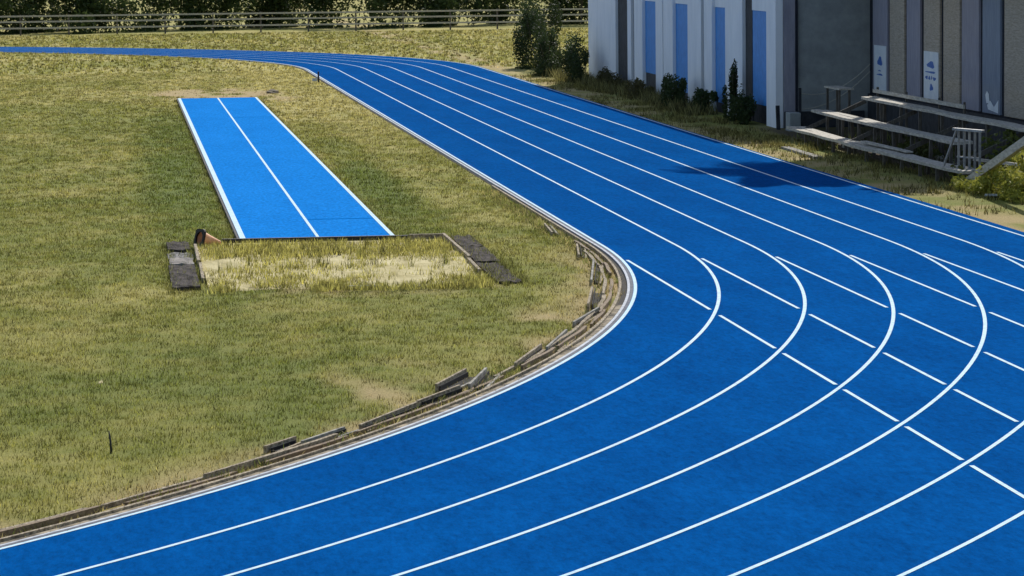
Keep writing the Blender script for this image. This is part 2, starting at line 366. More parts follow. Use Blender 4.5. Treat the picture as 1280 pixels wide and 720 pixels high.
for n, (a, b, w, h) in enumerate(TR):
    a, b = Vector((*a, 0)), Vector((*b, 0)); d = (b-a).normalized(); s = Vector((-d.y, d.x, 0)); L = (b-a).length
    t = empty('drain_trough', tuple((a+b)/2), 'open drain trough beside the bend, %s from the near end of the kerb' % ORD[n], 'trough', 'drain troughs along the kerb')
    h = h*.54; tk = .030; zz = Vector((0,0,h/2)); rt = random.Random(n+70)
    for sg in (-1, 1):
        mb = MB(); e0, e1 = rt.uniform(-.10,.05), rt.uniform(-.05,.12); k0, k1 = rt.uniform(-.015,.02), rt.uniform(-.015,.02)
        hw = h+.02 if sg > 0 else h*.45; zw = Vector((0,0,hw/2)); mb.bar(a+d*e0+s*sg*((w-tk)/2+k0)+zw, b+d*e1+s*sg*((w-tk)/2+k1)+zw+Vector((0,0,rt.uniform(-.008,.012))), tk, hw); mb.build('trough_wall', M['tan_wood'] if rt.random() < .6 else M['concrete'], t)
    mb = MB(); mb.bar(a+d*.03+zz*.5, a+d*.05+zz*.5, w-2*tk-.06, h*.45); mb.build('trough_end', M['trough_shade'], t)
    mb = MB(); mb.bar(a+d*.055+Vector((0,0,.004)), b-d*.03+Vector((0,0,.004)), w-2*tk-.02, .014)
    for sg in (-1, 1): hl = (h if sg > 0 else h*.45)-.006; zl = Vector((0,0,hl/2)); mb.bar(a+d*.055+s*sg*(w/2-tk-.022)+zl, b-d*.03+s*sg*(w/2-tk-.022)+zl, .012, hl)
    mb.build('trough_shade_lining', M['trough_shade'], t)  # added liner, coloured dark to paint the shaded trough interior

# ---------------------------------------------------------------- long jump runway and pit
rw = empty('jump_runway', (-4.67, 2.4, 0), 'raised bright blue long jump runway with three white lines in the grass', 'runway')
x0, x1, ya, yb, rz = -6.03, -3.33, 2.42, 60.2, .075
mb = MB(); mb.box(x0, x1, ya, yb, -.02, rz); mb.build('runway_surface', M['runway'], rw)
mb = MB(); n = 40
for k in range(n):
    y1, y2 = ya+(yb-ya)*k/n, ya+(yb-ya)*(k+1)/n
    mb.quad((x0+.0,y1,rz+.004),(x0+.10,y1,rz+.004),(x0+.10,y2,rz+.004),(x0+.0,y2,rz+.004))
mb.build('edge_line', M['line'], rw)
mb = MB(); mb.quad((x1-.075,ya,rz+.004),(x1,ya,rz+.004),(x1,yb,rz+.004),(x1-.075,yb,rz+.004)); mb.build('edge_line', M['line'], rw)
mb = MB(); mb.quad((-4.70,ya,rz+.004),(-4.645,ya,rz+.004),(-4.645,yb,rz+.004),(-4.70,yb,rz+.004)); mb.build('centre_line', M['line'], rw)
for (xa, xb, yy) in ((-4.62,-3.42,6.3),(-4.62,-3.42,46.0)):
    mb = MB(); mb.quad((xa,yy,rz+.003),(xb,yy,rz+.003),(xb,yy+.16,rz+.003),(xa,yy+.16,rz+.003)); mb.build('takeoff_seam', M['seam'], rw)
mb = MB(); mb.box(x0-.045, x0-.004, ya-.03, yb, -.02, .066)
mb.build('side_board', M['dark_panel'], rw)
mb = MB(); mb.box(x1+.004, x1+.04, ya-.03, yb, -.02, .045); mb.build('side_board', M['tan_wood'], rw)

pitt = empty('sand_pit', (-4.7, -2, 0), 'long jump sand pit with pale dry sand overgrown by yellow grass', 'sand pit')
gxp = np.linspace(-6.80, -2.52, 60); gyp = np.linspace(-6.4, 2.28, 70); XX, YY = np.meshgrid(gxp, gyp)
ZZ = .012 + .05*fbm(XX, YY*.6, .9, 31)*smooth(2.3, 1.4, YY)*smooth(-6.4, -5.2, YY)
en = fbm(XX, YY, .7, 44); ZZ -= .075*smooth(-4.6-1.6*en, -6.1-.6*en, YY) + .08*smooth(-3.1, -2.6, XX)*smooth(-3.6, -5.4, YY)
ii = np.arange(XX.size).reshape(XX.shape)
np_mesh('sand', np.stack([XX, YY, ZZ], -1).reshape(-1, 3), np.stack([ii[:-1,:-1], ii[:-1,1:], ii[1:,1:], ii[1:,:-1]], -1).reshape(-1, 4), M['sand'], parent=pitt)
mb = MB(); mb.box(-6.35, -3.1, 2.30, 2.385, -.02, .085); mb.build('end_board', M['black_rubber'], pitt, .006)
mb = MB(); mb.box(-3.09, -2.5, 2.31, 2.38, -.02, .10); mb.build('end_board', M['tan_wood'], pitt, .006)
mb = MB(); mb.bar((-2.49,2.28,.05),(-2.50,-2.2,.05), .055, .13); mb.bar((-2.53,-2.35,.04),(-2.56,-4.3,.035), .055, .11); mb.build('side_board', M['tan_wood'], pitt, .006)
mb = MB(); mb.bar((-6.83,1.3,.045),(-6.85,-1.8,.045), .05, .11); mb.bar((-6.83,-2.0,.035),(-6.85,-4.6,.03), .05, .09); mb.build('side_board', M['tan_wood'], pitt, .006)
mb = MB(); mb.bar((-4.75,-6.05,.02),(-4.25,-6.1,.02), .05, .07); mb.build('front_board', M['grey_wood'], pitt, .006)

def mat_slab(name, xa, xb, y0, y1, z, m, label, skew=0):
    n, k = max(6, int((y1-y0)/.12)), 6; mb = MB(); rs = random.Random(int(abs(y0*100)+abs(xa*37)))
    P = [[(xa+(xb-xa)*j/k + skew*(y-y1) + rs.uniform(-.008,.008), y + (rs.uniform(-.05,.05) if i in (0,n) else 0), z+rs.uniform(-.012,.016)) for j in range(k+1)] for i in range(n+1) for y in [y0+(y1-y0)*i/n]]
    for i in range(n):
        for j in range(k): mb.quad(P[i][j], P[i][j+1], P[i+1][j+1], P[i+1][j])
        for j, sg in ((0, 1), (k, -1)):
            a, b = P[i][j], P[i+1][j]; q = [(a[0],a[1],-.02), a, b, (b[0],b[1],-.02)]; mb.quad(*(q if sg > 0 else q[::-1]))
    for i in (0, n):
        for j in range(k):
            a, b = P[i][j], P[i][j+1]; q = [(a[0],a[1],-.02), (b[0],b[1],-.02), b, a]; mb.quad(*(q if i == 0 else q[::-1]))
    return tag(mb.build(name, m), label, 'mat', 'worn rubber mats beside the sand pit')
mat_slab('rubber_mat', -7.30, -6.93, .75, 2.35, .05, M['rubber_mat'], 'short dark grey mat at the far left corner of the sand pit')
mat_slab('rubber_mat', -7.32, -6.90, -.75, .60, .015, M['black_rubber'], 'sunken black mat between two grey mats left of the pit')
mat_slab('rubber_mat', -7.31, -6.93, -1.95, -.85, .055, M['pale_mat'], 'pale bleached mat piece in the strip left of the pit')
mat_slab('rubber_mat', -7.34, -6.92, -5.7, -2.05, .045, M['rubber_mat'], 'long weathered grey mat left of the sand pit, nearest its front')
mat_slab('rubber_mat', -2.34, -1.97, .3, 2.45, .05, M['rubber_mat'], 'dark grey mat at the far right corner of the sand pit', .02)
mat_slab('rubber_mat', -2.39, -2.00, -2.5, .2, .045, M['rubber_mat'], 'middle dark grey mat right of the sand pit', .015)
mat_slab('rubber_mat', -2.44, -2.07, -5.8, -2.6, .03, M['rubber_mat'], 'grass fringed dark mat at the near right corner of the sand pit', .0)

# fallen cone
cone = empty('traffic_cone', (-6.66, 1.75, 0), 'orange traffic cone with black base tipped over by the runway corner', 'cone')
ax = Vector((.86, .42, -.24)).normalized(); base = Vector((-6.74, 1.62, .160)); upv = Vector((0,0,1))
rx = ax.cross(upv).normalized(); ux = rx.cross(ax)
mb = MB(); n = 28
prof = [(0,.150),(.03,.140),(.16,.098),(.30,.060),(.40,.034),(.405,.026)]
def ringp(t, rad): return [base+ax*t+rad*(math.cos(2*math.pi*k/n)*rx+math.sin(2*math.pi*k/n)*ux) for k in range(n)]
rings = [ringp(t, rad) for t, rad in prof] + [ringp(t, rad-.008) for t, rad in prof[::-1]]
for A, B in zip(rings[:-1], rings[1:]):
    for k in range(n): mb.quad(A[k], A[(k+1)%n], B[(k+1)%n], B[k])
mb.build('cone_body', M['orange'], cone, smooth=True)
mb = MB(); hs = .165                                   # square base plate with a round hole
sq = []
for k in range(n):
    a = 2*math.pi*k/n; c_, s_ = math.cos(a), math.sin(a); q = hs/max(abs(c_), abs(s_)); q = min(q, hs*1.22); sq.append((q*c_, q*s_))
for t0, t1 in ((-.022, .012),):
    I0 = ringp(t0, .118); I1 = ringp(t1, .118)
    O0 = [base+ax*t0+p*rx+q*ux for p, q in sq]; O1 = [base+ax*t1+p*rx+q*ux for p, q in sq]
    for k in range(n):
        j = (k+1) % n
        mb.quad(I0[k],O0[k],O0[j],I0[j]); mb.quad(I1[j],O1[j],O1[k],I1[k]); mb.quad(O0[k],O1[k],O1[j],O0[j]); mb.quad(I0[j],I1[j],I1[k],I0[k])
mb.build('cone_base', M['cone_black'], cone)

# small things in the field
def rock(name, loc, s, m, label, cat, group=None, seed=0):
    import bmesh
    bm = bmesh.new(); bmesh.ops.create_icosphere(bm, subdivisions=3, radius=1); rs = random.Random(seed); ph = [rs.uniform(0, 6) for _ in range(6)]
    for v in bm.verts:
        p = v.co.copy(); k = 1+.18*math.sin(3*p.x+ph[0])*math.sin(2.6*p.y+ph[1])+.13*math.sin(6*p.z+ph[2]+3*p.x)+.08*math.sin(11*p.y+ph[3])*math.sin(9*p.x+ph[4])
        v.co = Vector((p.x*k*s[0], p.y*k*s[1], p.z*k*s[2]))
    me = bpy.data.meshes.new(name); bm.to_mesh(me); bm.free(); me.materials.append(m)
    o = bpy.data.objects.new(name, me); C.objects.link(o); o.location = loc; return tag(o, label, cat, group)
rock('earth_clod', (-2.55, 65.6, .03), (.22, .8, .07), M['clod'], 'dark lump of earth in dry grass past the far end of the runway', 'clod', seed=4)
mp = empty('marker_post', (-.36, 74.5, 0), 'short dark post with a white side plate at the far infield edge of the track', 'post')
mb = MB(); mb.bar((-.36,74.5,0),(-.36,74.5,.42),.06,.06); mb.build('stake', M['dark_panel'], mp, .004)
mb = MB(); mb.box(-.60,-.41,74.48,74.51,.05,.17); mb.build('side_plate', M['white_rail'], mp, .004)
mb = MB(); mb.tube([(-8.235,-22.25,0),(-8.24,-22.26,.12),(-8.255,-22.27,.235)], [.013,.011,.005]); o = mb.build('ground_stake', M['dark_panel'], smooth=True)
tag(o, 'small dark stake sticking up from the lawn at bottom left', 'stake')
mb = MB(); mb.quad((-8.385,-17.1,.03),(-8.35,-17.12,.035),(-8.345,-17.0,.05),(-8.38,-16.98,.04)); mb.quad((-8.35,-17.12,.045),(-8.338,-17.06,.025),(-8.333,-16.98,.03),(-8.345,-17.0,.06))
o = mb.build('paper_scrap', M['sand']); sm = o.modifiers.new('solid', 'SOLIDIFY'); sm.thickness = .004; o.location.z = .035
tag(o, 'small pale scrap of paper lying in the lawn, lower left', 'litter')

# ---------------------------------------------------------------- grass blades
def grass(name, px, py, hmin, hmax, wid, nb, tint=None, spread=.05, jitcol=.32, kindlabel=None, seed=0, lean=.6, zb=0):
    g = np.random.default_rng(seed); n = len(px)
    px = np.repeat(px, nb); py = np.repeat(py, nb); N = len(px)
    bx = px+g.normal(0, spread, N); by = py+g.normal(0, spread*1.2, N); a = g.uniform(0, 2*np.pi, N)
    h = g.uniform(hmin, hmax, N); h = h if np.isscalar(hmin) else h
    w = wid*g.uniform(.6, 1.3, N); ln = h*lean*g.uniform(.1, 1.2, N); la = g.uniform(0, 2*np.pi, N)
    z0 = np.full(N, -.01+zb)
    V = np.empty((N, 3, 3))
    V[:,0] = np.stack([bx-np.cos(a)*w/2, by-np.sin(a)*w/2, z0], 1)
    V[:,1] = np.stack([bx+np.cos(a)*w/2, by+np.sin(a)*w/2, z0], 1)
    V[:,2] = np.stack([bx+np.cos(la)*ln, by+np.sin(la)*ln, z0+h], 1)
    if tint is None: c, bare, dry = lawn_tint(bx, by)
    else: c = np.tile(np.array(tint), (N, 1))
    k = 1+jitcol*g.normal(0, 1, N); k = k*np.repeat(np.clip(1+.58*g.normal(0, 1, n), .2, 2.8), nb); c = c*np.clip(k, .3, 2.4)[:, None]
    yel = g.random(N)[:, None]; c = c*(1-.25*yel)+np.array([.44,.38,.15])*.25*yel*np.clip(k, .5, 1.5)[:, None]
    return V.reshape(-1, 3), np.arange(N*3).reshape(-1, 3), np.repeat(c, 3, 0)
def scatter(x0, x1, y0, y1, dens, seed):
    g = np.random.default_rng(seed); n = int((x1-x0)*(y1-y0)*dens); return g.uniform(x0, x1, n), g.uniform(y0, y1, n)
parts = []
for (a0, a1, b0, b1, dens, hm, hM, w, nb, sd) in ((-12.5,-.2,-34,-8,150,.025,.065,.011,6,1),(-12.5,-.2,-8,12,110,.025,.07,.013,6,2),(-15,-.2,12,45,55,.03,.075,.018,6,3),(-18,-.2,45,88,30,.03,.08,.026,6,4),(-45,25,88,156,7,.05,.13,.06,5,6)):
    px, py = scatter(a0, a1, b0, b1, dens, sd)
    d = offset_in(px, py); keep = d < -.46+.16*vnoise(px, py, .3, 7)*smooth(10, -10, py)+.16*smooth(4, 12, py)+.14*smooth(12, 18, py)
    if b0 >= 88: d = np.hypot(px+R0, np.maximum(py-YB, 0))-R0; keep = (d < -.3) | (d > 7.7)
    keep &= ~((px > x0-.09) & (px < x1+.05) & (py > ya-.05) & (py < yb))
    keep &= ~((px > -6.9) & (px < -2.45) & (py > -5.9+1.1*(fbm(px, py, .6, 46)-.5)) & (py < 2.45))
    keep &= ~((px > -7.28) & (px < -6.98) & (py > -4.9) & (py < 2.2)) & ~((px > -2.33) & (px < -2.06) & (py > -4.4) & (py < 2.3))
    _, bare, _ = lawn_tint(px, py); keep &= np.random.default_rng(sd+50).random(len(px)) > bare*.93
    thin = fbm(px, py*.5, .5, 15); keep &= np.random.default_rng(sd+80).random(len(px)) < .35+1.2*thin
    parts.append(grass('g', px[keep], py[keep], hm, hM, w, nb, seed=sd))
def join(parts):
    V, F, K = [], [], []; n = 0
    for v, f_, c in parts: V.append(v); F.append(f_+n); K.append(c); n += len(v)
    return np.vstack(V), np.vstack(F), np.vstack(K)
V, F, K = join(parts)
tag(np_mesh('grass', V, F, M['blade'], K), 'patchy olive and straw coloured turf of the infield', 'grass', kind='stuff')
# dry grass growing in the pit
px, py = scatter(-6.78, -2.55, -6.6, 1.75, 190, 9); n = fbm(px, py*.6, .8, 13)
k = np.random.default_rng(2).random(len(px)) < np.clip(.34+.66*smooth(-2.4, .2, py)+.75*smooth(-4.4, -5.8, py), 0, 1)*smooth(.3, .55, n+.16*smooth(-2, 1, py))
P1 = grass('g', px[k], py[k], .05, .13, .016, 5, tint=(.42,.38,.10), seed=10, zb=.03)
px, py = scatter(-6.75, -2.6, -3.2, 1.5, 2.0, 19); P2 = grass('g', px, py, .14, .28, .014, 9, tint=(.16,.16,.04), spread=.03, seed=11, lean=.4, zb=.03)
V, F, K = join([P1, P2]); tag(np_mesh('pit_grass', V, F, M['blade'], K), 'straw coloured grass growing through the sand pit', 'grass', kind='stuff')
# weeds along the kerb trench and pit sides, weeds on the right verge
q = []
px, py = [], []; g = np.random.default_rng(77)
for yy in np.arange(14, -28, -.035):
    d = -.30-.30*g.random(); a = on_bend(yy, d)
    if g.random() < .20+.5*vnoise(np.array(a[0]), np.array(a[1]), 1.6, 40): px.append(a[0]); py.append(a[1])
q.append(grass('g', np.array(px), np.array(py), .04, .12, .014, 6, tint=(.14,.17,.035), seed=12, spread=.04))
m_ = np.random.default_rng(14).random(len(px)) < 2; q.append(grass('g', np.array(px)-.02, np.array(py)+.12, .02, .08, .014, 7, tint=(.42,.34,.14), seed=16, spread=.08, lean=1.8)); q.append(grass('g', np.array(px)[m_]+.06, np.array(py)[m_]-.2, .03, .09, .014, 7, tint=(.50,.41,.17), seed=15, spread=.07, lean=1.4))
for (xa, xb, dens, sd) in ((-7.42,-7.24,45,21),(-7.0,-6.84,45,22),(-2.5,-2.3,45,23),(-2.14,-1.9,55,24),(-7.3,-6.95,14,25),(-2.42,-2.0,26,26),(-2.46,-2.0,60,29),(x0-.10,x0-.05,160,27),(x1+.045,x1+.09,120,28)):
    px, py = scatter(xa, xb, 2.6 if sd in (27, 28) else -6.2, -3.2 if sd == 29 else (60 if sd in (27, 28) else 2.5), dens, sd); q.append(grass('g', px, py, .05, .15 if sd < 27 else .11, .013, 5, tint=(.19,.19,.05), seed=sd, spread=.03))
V, F, K = join(q); tag(np_mesh('weeds', V, F, M['blade'], K), 'green weeds along the kerb trench and the pit edges', 'weeds', kind='stuff')
q = []
px, py = scatter(7.5, 9.5, 5, 78, 45, 31); n = fbm(px, py*.4, .9, 17)
k = np.random.default_rng(5).random(len(px)) < smooth(.30, .62, n)*(.35+.65*smooth(7.6, 9., px))*np.where(py < 24, .8, 1)
q.append(grass('g', px[k], py[k], .04, .17, .022, 6, tint=(.15,.135,.04), seed=32, spread=.06))
px, py = scatter(9.4, 12.6, 4, 32, 9, 33); k = (py < 11) | (np.random.default_rng(8).random(len(px)) < .18); px, py = px[k], py[k]; q.append(grass('g', px, py, .1, .4, .03, 8, tint=(.07,.09,.025), seed=34, spread=.09))
px, py = scatter(8.9, 10.0, 44, 80, 14, 35); q.append(grass('g', px, py, .15, .5, .035, 8, tint=(.13,.12,.045), seed=36, spread=.1))
V, F, K = join(q); tag(np_mesh('verge_grass', V, F, M['blade'], K), 'rough dry grass and weeds along the outer verge of the track', 'grass', kind='stuff')

# ---------------------------------------------------------------- plants
def leaf_cloud(cx_, cy_, z0, rx, ry, h, n, size, c0, c1, seed, clumps=14):
    g = np.random.default_rng(seed)
    cc = g.normal(0, .45, (clumps, 3)); cc[:, 2] = g.uniform(.08, .85, clumps)
    rad = g.uniform(.22, .48, clumps); w = g.integers(0, clumps, n)
    v = g.normal(0, 1, (n, 3)); v /= np.linalg.norm(v, axis=1)[:, None]; v *= (g.random(n)**.45)[:, None]
    p = cc[w] + v*rad[w][:, None]; P = np.stack([cx_+p[:,0]*rx, cy_+p[:,1]*ry, z0+np.clip(p[:,2], .01, 2)*h], 1)
    a = g.normal(0, 1, (n, 3)); a /= np.linalg.norm(a, axis=1)[:, None]; b = np.cross(a, g.normal(0, 1, (n, 3))); b /= np.linalg.norm(b, axis=1)[:, None]
    s = size*g.uniform(.5, 1.3, n)[:, None]
    V = np.stack([P-a*s, P+b*s*.45, P+a*s, P-b*s*.45], 1).reshape(-1, 3); F = np.arange(4*n).reshape(-1, 4)
    t = (g.random(clumps)[w]*.6+g.random(n)*.4)[:, None]; col = np.array(c0)*(1-t)+np.array(c1)*t
    return V, F, np.repeat(col, 4, 0)
def shrub(name, x, y, rx, ry, h, n, size, c0, c1, label, seed, group=None, cat='shrub', stems=6, clumps=14):
    t = empty(name, (x, y, 0), label, cat, group); V, F, K = leaf_cloud(x, y, 0, rx, ry, h, n, size, c0, c1, seed, clumps)
    np_mesh('foliage', V, F, M['leaf'], K, t); rs = random.Random(seed); mb = MB()
    for k in range(stems):
        a = rs.uniform(0, 6.28); mb.tube([(x+.05*math.cos(a), y+.05*math.sin(a), 0), (x+.25*rx*math.cos(a), y+.25*ry*math.sin(a), h*.4), (x+.5*rx*math.cos(a), y+.5*ry*math.sin(a), h*.8)], [.018,.013,.006], 5)
    mb.build('stem', M['bark'], t); return t
DK0, DK1 = (.022,.035,.012), (.06,.085,.028)
GB = 'shrubs along the white building'
shrub('shrub', 9.35, 49.0, .42, 1.5, .95, 3600, .05, DK0, DK1, 'dark bushy shrub in front of the blue shutters in the middle of the white building', 41, GB)
shrub('shrub', 9.65, 45.6, .38, .9, .75, 2600, .05, DK0, DK1, 'low dark shrub between two blue shutters of the white building', 42, GB)
shrub('climbing_shrub', 9.72, 40.9, .24, .55, 1.7, 3600, .05, DK0, DK1, 'tall dark climber covering the narrow recess beside the striped shutter', 43, GB)
shrub('shrub', 9.70, 38.9, .30, 1.1, .75, 3200, .05, DK0, DK1, 'dark shrub under the striped blue shutter by the building corner', 44, GB)
shrub('shrub', 9.4, 57.0, .40, 1.8, .55, 2400, .05, (.06,.055,.02), (.12,.10,.04), 'low brownish shrub at the foot of the white wall', 45, GB)
shrub('shrub', 9.5, 64.5, .40, 1.6, .75, 2400, .055, (.05,.05,.02), (.10,.09,.035), 'dull brown green shrub below the far dark doorway', 46, GB)
shrub('shrub', 9.3, 70.8, .60, 1.8, 1.5, 5200, .055, DK0, DK1, 'dark rounded shrub at the far end of the white building', 47, GB)
shrub('shrub', 9.0, 78.0, .70, 3.0, 1.6, 7000, .06, DK0, DK1, 'wide dark shrub beside the track past the white building', 48, GB)
shrub('shrub', 9.6, 86.0, .9, 3.5, 2.6, 9000, .07, DK0, DK1, 'tall dark shrub farthest along the outer edge of the straight', 49, GB)
BR0, BR1 = (.20,.22,.03), (.48,.45,.09)
GW = 'bright weeds by the bleachers'
shrub('weed_bush', 9.55, 8.9, .50, 1.8, .55, 2200, .06, BR0, BR1, 'bright yellow green weed bush beside the white boards at the right edge', 51, GW, 'weed', 4)
shrub('weed_bush', 9.15, 11.4, .30, 1.4, .32, 900, .055, BR0, BR1, 'low yellow green weeds spreading onto the verge before the sloping beam', 52, GW, 'weed', 4)
shrub('weed_bush', 10.2, 8.2, .6, 1.9, .85, 2400, .065, BR0, BR1, 'taller bright weed bush behind the yellow green one at the right edge', 53, GW, 'weed', 4)
shrub('weed_bush', 9.5, 12.6, .25, .8, .42, 600, .05, (.08,.10,.025), (.20,.20,.05), 'small weed bush under the near end of the lowest bleacher plank', 54, GW, 'weed', 4)
shrub('weed_bush', 10.9, 14.2, .5, 1.3, 1.05, 1100, .075, (.06,.09,.02), (.15,.17,.04), 'dark green bush growing up behind the pale metal frame', 55, GW, 'weed', 4)
shrub('weed_bush', 10.4, 20.5, .5, 2.0, .5, 900, .07, (.05,.07,.02), (.14,.15,.04), 'shaded weeds growing beneath the middle bleacher plank', 56, GW, 'weed', 4)

# ---------------------------------------------------------------- white building
FX = 10.1
bld = empty('white_building', (FX, 53, 0), 'long white building with blue shutters and white piers along the straight', 'building')
HB = 5.6
mb = MB(); mb.box(FX+.22, FX+4.4, 36.4, 74, -.05, HB); mb.build('wall', M['grey_wall'], bld)
for a, b in ((66.8,74.0),(63.05,63.9),(60.45,62.3),(56.05,57.5),(53.95,55.85),(48.5,51.0),(46.55,47.95),(41.45,44.25),(36.395,37.75)):
    mb = MB(); mb.box(FX, FX+.215, a, b, -.05, HB-.01); mb.build('white_pier', M['white_wall'], bld, .012)
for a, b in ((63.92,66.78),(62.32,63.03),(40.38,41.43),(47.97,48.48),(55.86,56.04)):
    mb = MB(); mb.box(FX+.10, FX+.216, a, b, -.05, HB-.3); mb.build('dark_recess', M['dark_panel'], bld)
def shutter(a, b, z0, stripes, bars):
    mb = MB(); mb.box(FX+.11, FX+.216, a, b, z0, 3.2); s = mb.build('shutter', M['blue_paint'], bld)
    mb = MB(); mb.box(FX+.13, FX+.2165, a, b, -.05, z0-.004); mb.build('plinth', M['dark_panel'], bld)
    mb = MB(); mb.box(FX+.09, FX+.2165, a, b, 3.205, HB-.3); mb.build('header', M['white_wall'], bld)
    if stripes:
        mb = MB()
        for z in np.arange(z0+.04, 3.15, .215): mb.bar((FX+.095, a+.03, z), (FX+.095, b-.03, z), .026, .045)
        o = mb.build('white_slat', M['white_wall'], s)
    if bars:
        mb = MB()
        for y in np.linspace(a+.25, b-.25, bars): mb.bar((FX+.10, y, z0), (FX+.10, y, 3.18), .016, .05)
        mb.bar((FX+.098, a+.02, 1.35), (FX+.098, b-.02, 1.35), .014, .05)
        mb.build('shutter_frame', M['joint'], s)
shutter(57.52, 60.43, .72, 0, 3); shutter(51.02, 53.93, .35, 0, 3); shutter(44.27, 46.53, .30, 0, 3); shutter(37.77, 40.36, .52, 1, 0)
mb = MB(); mb.hexa([(FX-.35,35.9,HB),(FX+4.6,35.9,HB),(FX+4.6,74.5,HB),(FX-.35,74.5,HB),(FX-.35,35.9,HB+.16),(FX+4.6,35.9,HB+.5),(FX+4.6,74.5,HB+.5),(FX-.35,74.5,HB+.16)])
mb.build('roof', M['roof'], bld)
mb = MB(); mb.box(FX+.226, FX+.55, 36.36, 36.397, -.05, HB-.02); mb.build('corner_panel', M['slate_panel'], bld)
mb = MB(); mb.box(FX+.555, FX+.62, 36.33, 36.397, -.05, HB-.02); mb.build('downpipe', M['joint'], bld)
mb = MB(); mb.box(FX+.23, FX+2.5, 36.30, 36.358, -.05, .45); mb.build('plinth', M['dark_panel'], bld)

# panelled hall behind the bleachers
PX = 12.7
hall = empty('panelled_hall', (PX, 22, 0), 'low hall clad in slate, brown and blue grey panels behind the bleachers', 'building')
HH = 3.95
mb = MB(); mb.box(PX+.05, PX+2.2, -2, 36.28, -.05, HH); mb.build('wall', M['joint'], hall)
mb = MB(); mb.box(PX-.02, PX+.048, -2, 36.27, -.05, .93); mb.build('plinth', M['dark_panel'], hall)
mb = MB(); mb.box(PX-.25, PX+2.4, -2.3, 36.27, HH, HH+.14); mb.build('roof', M['roof'], hall)
pan = [(35.95,37.5,'slate_panel'),(33.88,35.66,'slate_panel'),(31.9,33.6,'brown_panel'),(30.1,31.62,'slate_panel'),(28.0,29.7,'brown_panel'),(25.95,27.6,'brown_panel'),(24.05,25.72,'slate_panel'),(22.05,23.7,'blue_grey_panel'),(18.9,21.66,'brown_panel'),(16.9,18.6,'slate_panel'),(14.8,16.6,'brown_panel'),(12.8,14.5,'blue_grey_panel'),(10.8,12.5,'slate_panel')]
for a, b, m in pan:
    if a > 35.8: continue
    mb = MB(); mb.box(PX-.01, PX+.049, a, b, .985, 3.75)
    p = mb.build('cladding_panel', M[m], hall, .006)
    if m == 'brown_panel':
        mb = MB()
        for z in np.arange(1.15, 3.7, .165): mb.box(PX-.013, PX-.0095, a+.02, b-.02, z, z+.014)
        mb.build('board_joint', M['joint'], p)
    else:
        mb = MB(); mb.bar((PX-.012, (a+b)/2, 1.0), (PX-.012, (a+b)/2, 3.73), .006, .02); mb.build('panel_seam', M['joint'], p)
# posters
def poster(a, b, z0, z1, label, marks):
    t = empty('poster', (PX-.03, (a+b)/2, z0), label, 'poster', 'posters on the panelled hall')
    mb = MB(); mb.box(PX-.034, PX-.016, a, b, z0, z1); mb.build('sheet', M['paper'], t)
    mb = MB(); xk = PX-.0365
    for (u0, u1, v0, v1) in marks:
        ya_, yb_ = b-(b-a)*u0, b-(b-a)*u1; za, zb = z0+(z1-z0)*v0, z0+(z1-z0)*v1
        n = 12; c = ((ya_+yb_)/2, (za+zb)/2); base = len(mb.v)
        for k in range(n):
            an = 2*math.pi*k/n; q = 1+.22*math.sin(3*an+u0*9)
            mb.v.append((xk, c[0]+abs(ya_-yb_)/2*q*math.cos(an), c[1]+(zb-za)/2*q*math.sin(an)))
        mb.f.append(tuple(range(base, base+n))); mb.m.append(0)
    mb.build('print', M['ink'], t)
poster(33.95, 35.4, 1.06, 2.3, 'smaller white poster with a blue mark near the far corner of the hall', [(.25,.75,.34,.38),(.35,.6,.43,.46),(.3,.7,.55,.75)])
poster(28.05, 29.6, 1.04, 2.3, 'white poster printed with blue marks above the middle of the bleachers', [(.42,.66,.20,.34),(.12,.30,.43,.50),(.33,.48,.42,.50),(.52,.60,.43,.51),(.64,.86,.42,.49),(.15,.85,.56,.60),(.25,.75,.66,.80)])
mb = MB()
xk = PX-.02
for pts in ([(22.15,1.02),(23.1,1.08),(23.2,1.18),(22.9,1.30),(22.55,1.16),(22.15,1.34)], [(22.95,1.24),(23.25,1.22),(23.35,1.42),(23.2,1.52),(23.02,1.45)]):
    b_ = len(mb.v); mb.v += [(xk, p[0], p[1]) for p in pts]; mb.f.append(tuple(range(b_, b_+len(pts)))); mb.m.append(0); xk -= .004
o = mb.build('torn_poster', M['paper']); sm = o.modifiers.new('solid', 'SOLIDIFY'); sm.thickness = .003
tag(o, 'torn remnant of a white poster low on a blue grey panel', 'poster')

# ---------------------------------------------------------------- bleachers
bl = empty('bleachers', (10.4, 21, 0), 'weathered three tier timber bleachers standing beside the outer lane', 'bleachers')
def plank(xa, xb, ya_, yb_, z, sag=0, gap=.012, n=2, t=.065, sd=0, nm='plank'):
    rs = random.Random(sd); w = (xb-xa-gap*(n-1))/n
    for k in range(n):
        mb = MB(); N = 12; x_ = xa+k*(w+gap); e0, e1 = rs.uniform(-.12,.12), rs.uniform(-.12,.12)
        Y_ = [ya_+e0+(yb_+e1-ya_-e0)*i/N for i in range(N+1)]
        Zz = [z+sag*math.sin(math.pi*i/N)+rs.uniform(-.014,.014) for i in range(N+1)]
        for i in range(N):
            mb.hexa([(x_,Y_[i],Zz[i]-t),(x_+w,Y_[i],Zz[i]-t),(x_+w,Y_[i+1],Zz[i+1]-t),(x_,Y_[i+1],Zz[i+1]-t),(x_,Y_[i],Zz[i]),(x_+w,Y_[i],Zz[i]),(x_+w,Y_[i+1],Zz[i+1]),(x_,Y_[i+1],Zz[i+1])])
        mb.build(nm, M['grey_wood'], bl)
plank(9.22, 9.68, 12.0, 30.4, .36, -.03, sd=1)
plank(9.98, 10.42, 15.6, 30.9, .76, -.02, sd=2)
plank(10.86, 11.25, 6.0, 28.9, 1.17, -.02, sd=3)
rs = random.Random(8)
